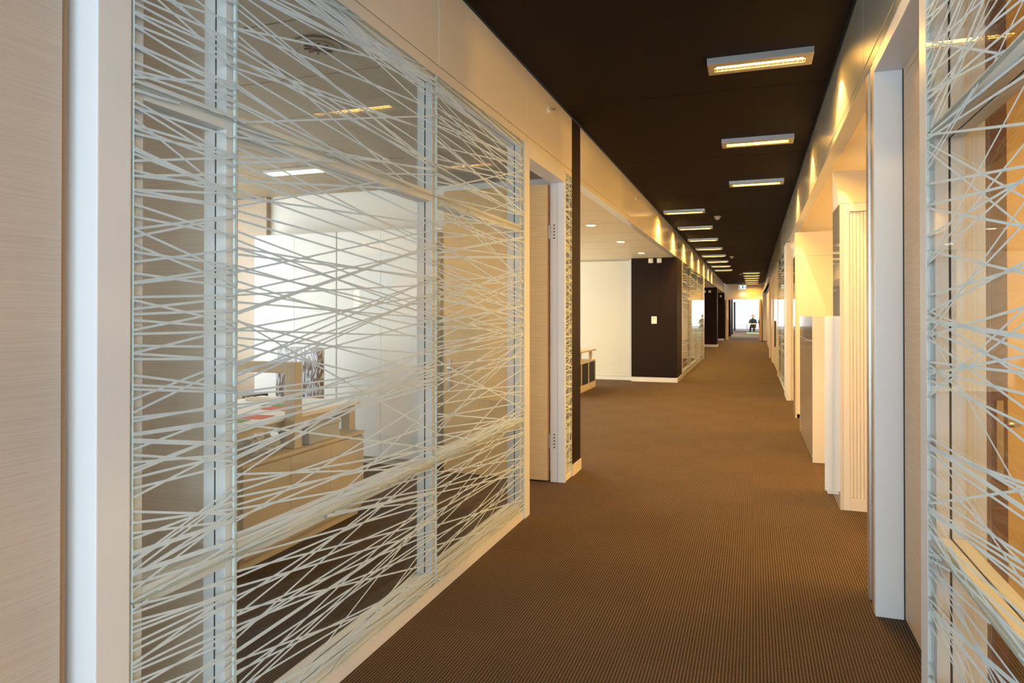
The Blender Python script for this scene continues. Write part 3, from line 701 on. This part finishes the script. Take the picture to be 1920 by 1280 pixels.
# ------------------------------------------------------------------ ceiling luminaires
def luminaire():
    t = thing('ceiling_luminaire', (0, 0, ZC)); t['category'] = 'luminaire'; t['group'] = 'corridor ceiling luminaires'
    x0, x1, y0, y1, z0, z1 = -.317, .317, -.105, .105, ZC - .042, ZC - .001
    ax0, ax1, ay0, ay1 = -.275, .275, -.042, .048
    bm = bmesh.new()
    for b in ((x0, x1, y0, y0 + .006, z0, z1), (x0, x1, y1 - .006, y1, z0, z1), (x0, x0 + .006, y0, y1, z0, z1), (x1 - .006, x1, y0, y1, z0, z1)): bbox(bm, *b)
    done(bm, 'housing', M_ALU, t)
    bm = bmesh.new()
    for b in ((x0, x1, y0, ay0, z0, z0 + .003), (x0, x1, ay1, y1, z0, z0 + .003), (x0, ax0, ay0, ay1, z0, z0 + .003), (ax1, x1, ay0, ay1, z0, z0 + .003)): bbox(bm, *b)
    done(bm, 'face_frame', M_BEZEL, t)
    bm = bmesh.new()
    bbox(bm, ax0, ax1, .001, .004, z0 + .003, z0 + .010)
    for i in range(19):
        x = ax0 + .0145 + i * (ax1 - ax0 - .03) / 18; bbox(bm, x, x + .0015, ay0, ay1, z0 + .004, z0 + .010)
    done(bm, 'louver', M_STEEL, t)
    for y in (-.020, .026): cyl('tube', (0, y, z0 + .026), .008, .53, M_TUBE, t, axis='x', seg=12)
    return t


M_BEZEL = mat('luminaire_bezel', (.62, .50, .30), .45)
proto = luminaire()
def copy_tree(o):
    c = o.copy(); COL.objects.link(c)
    for ch_ in o.children:
        k = ch_.copy(); COL.objects.link(k); k.parent = c
    return c
ORD = ['first', 'second', 'third', 'fourth', 'fifth', 'sixth', 'seventh', 'eighth']
for k in range(-1, 17):
    y = 4.66 + 2.14 * k if k < 11 else 28.2 + 1.95 * (k - 11)
    if k <= 2: x, lab = .04, ('ceiling luminaire directly overhead near the camera', 'largest nearest ceiling luminaire on the dark ceiling, right of centre', 'second ceiling luminaire from the camera, right of centre', 'third ceiling luminaire, last of the near right-hand row')[k + 1]
    elif k <= 10: x, lab = -1.02, ORD[k - 3] + ' luminaire of the long row along the left ceiling edge'
    else: x, lab = -.06, ('nearest', 'second', 'third', 'fourth', 'fifth', 'farthest')[k - 11] + ' luminaire of the distant centred row before the end wall'
    o = proto if k == -1 else copy_tree(proto)
    o.location = (x, y, ZC); o['label'] = lab; WL[o.name] = Vector((x, y, ZC))
    area('lamp', (x, y + .003, ZC - .030), (0, 0, 0), .54, .085, P_LUM * (.12 if k < 0 else 1), WARM, o)
    if k <= 2: spot('end_lamp', (.365, y, ZC - .07), 98, P_SPOT * (.45 if k < 0 else 1), (1, .68, .27), o, blend=.15, size=.006)
    elif k <= 10: spot('end_lamp', (-1.285, y, ZC - .07), 98, P_SPOT, (1, .68, .27), o, blend=.15, size=.006)
    else:
        spot('end_lamp', (.36, y, ZC - .07), 98, P_SPOT, (1, .68, .27), o, blend=.15, size=.006)
for i, (x, y) in enumerate(((-.56, 11.9), (-.56, 20.2), (-.46, 28.8), (-.46, 37.1))):
    t = thing('smoke_detector', (x, y, ZC), ('nearest white smoke detector on the dark ceiling', 'second smoke detector along the dark ceiling', 'third smoke detector beside the distant luminaire row', 'farthest smoke detector above the exit sign')[i], 'smoke detector', 'smoke detectors')
    cyl('base', (x, y, ZC - .012), .055, .022, M_CABC, t, seg=24); cyl('head', (x, y, ZC - .038), .030, .030, M_CABC, t, seg=24, r2=.046); cyl('cap', (x, y, ZC - .056), .024, .008, M_WHITE, t, seg=20)

# ------------------------------------------------------------------ people at a table in the hall
def limb_body(name, joints, edges, m, parent, root=0):
    me = bpy.data.meshes.new(name); me.from_pydata([j[0] for j in joints], edges, [])
    o = _link(name, me, parent, WL[parent.name]); me.materials.append(m)
    sk = o.modifiers.new('skin', 'SKIN'); sk.use_smooth_shade = True
    for i, j in enumerate(joints):
        v_ = me.skin_vertices[0].data[i]; v_.radius = (j[1], j[2] if len(j) > 2 else j[1]); v_.use_root = (i == root)
    sb = o.modifiers.new('sub', 'SUBSURF'); sb.levels = sb.render_levels = 1
    return o


def person(loc, rot, shirt, hair, label):
    t = thing('person', loc, label, 'person'); t.rotation_euler = (0, 0, rot)
    J = [((0, 0, .50), .15, .12), ((0, .02, .72), .14, .10), ((0, .05, .95), .17, .10), ((0, .08, 1.07), .06), ((0, .10, 1.13), .05)]
    E_ = [(0, 1), (1, 2), (2, 3), (3, 4)]
    for s in (-1, 1):
        b = len(J)
        J += [((s * .19, .06, .98), .06), ((s * .24, .10, .74), .045), ((s * .16, .32, .75), .035), ((s * .13, .42, .755), .03),
              ((s * .10, .06, .50), .085), ((s * .12, .44, .50), .065), ((s * .12, .45, .12), .045), ((s * .12, .56, .045), .04)]
        E_ += [(2, b), (b, b + 1), (b + 1, b + 2), (b + 2, b + 3), (0, b + 4), (b + 4, b + 5), (b + 5, b + 6), (b + 6, b + 7)]
    limb_body('body', J, E_, shirt, t)
    def ball(name, c, r, m, sq=(1, 1, 1), par=None):
        bm = bmesh.new(); bmesh.ops.create_uvsphere(bm, u_segments=16, v_segments=12, radius=r, matrix=Matrix.Translation(c) @ Matrix.Diagonal((*sq, 1)))
        me = bpy.data.meshes.new(name); bm.to_mesh(me); bm.free(); me.materials.append(m)
        for p in me.polygons: p.use_smooth = True
        return _link(name, me, par or t, WL[(par or t).name])
    hd_ = ball('head', (0, .12, 1.24), .095, M_SKIN, (.82, .95, 1.2))
    ball('hair', (0, .10, 1.27), .105, hair, (.86, .98, 1.08)); ball('nose', (0, .215, 1.23), .016, M_SKIN, (.7, 1, 1.3), hd_)
    for s in (-1, 1):
        ball('ear', (s * .08, .12, 1.235), .02, M_SKIN, (.5, 1, 1.4), hd_); ball('eye', (s * .032, .203, 1.255), .011, M_BLACK, (1, .6, .8), hd_)
        ball('hand', (s * .12, .46, .76), .04, M_SKIN, (.8, 1.4, .5))
    return t


def simple_chair(loc, label, q):
    x, y, z = loc; t = thing('visitor_chair', loc, label, 'chair', 'chairs at the hall table')
    box('seat', x - .21, x + .21, y - .24, y + .2, .33, .375, M_CHAIRY, t, bev=.015); box('backrest', x - .21, x + .21, y + .205, y + .24, .42, .85, M_CHAIRY, t, bev=.015)
    for sx in (-.2, .18):
        for sy_ in (-.2, .2): box('leg', x + sx, x + sx + .02, y + sy_, y + sy_ + .02, 0, .329, M_STEEL, t)
# table across the hall
t = thing('hall_table', (.35, 50.0, 0), 'white table in the bright hall beyond the end doorway', 'table')
box('table_top', -.45, 1.4, 49.6, 50.4, .70, .735, M_WHITE, t, bev=.004)
for x, y in ((-.42, 49.63), (-.42, 50.33), (1.33, 49.63), (1.33, 50.33)): box('leg', x, x + .04, y, y + .04, 0, .699, M_STEEL, t)
box('mint_board', -.40, 1.32, 49.62, 49.65, .02, .16, M_MINT, t)
simple_chair((.0, 51.0, 0), 'ochre chair of the auburn-haired person at the hall table', 1); simple_chair((.58, 51.0, 0), 'ochre chair of the dark-haired person at the hall table', 1)
person((.0, 50.98, .0), math.pi - .15, M_CLOTH1, M_HAIR1, 'seated person with auburn hair in black clothing at the hall table')
person((.58, 50.98, .0), math.pi + .1, M_CLOTH2, M_HAIR2, 'seated person with dark hair in dark blue clothing at the hall table')
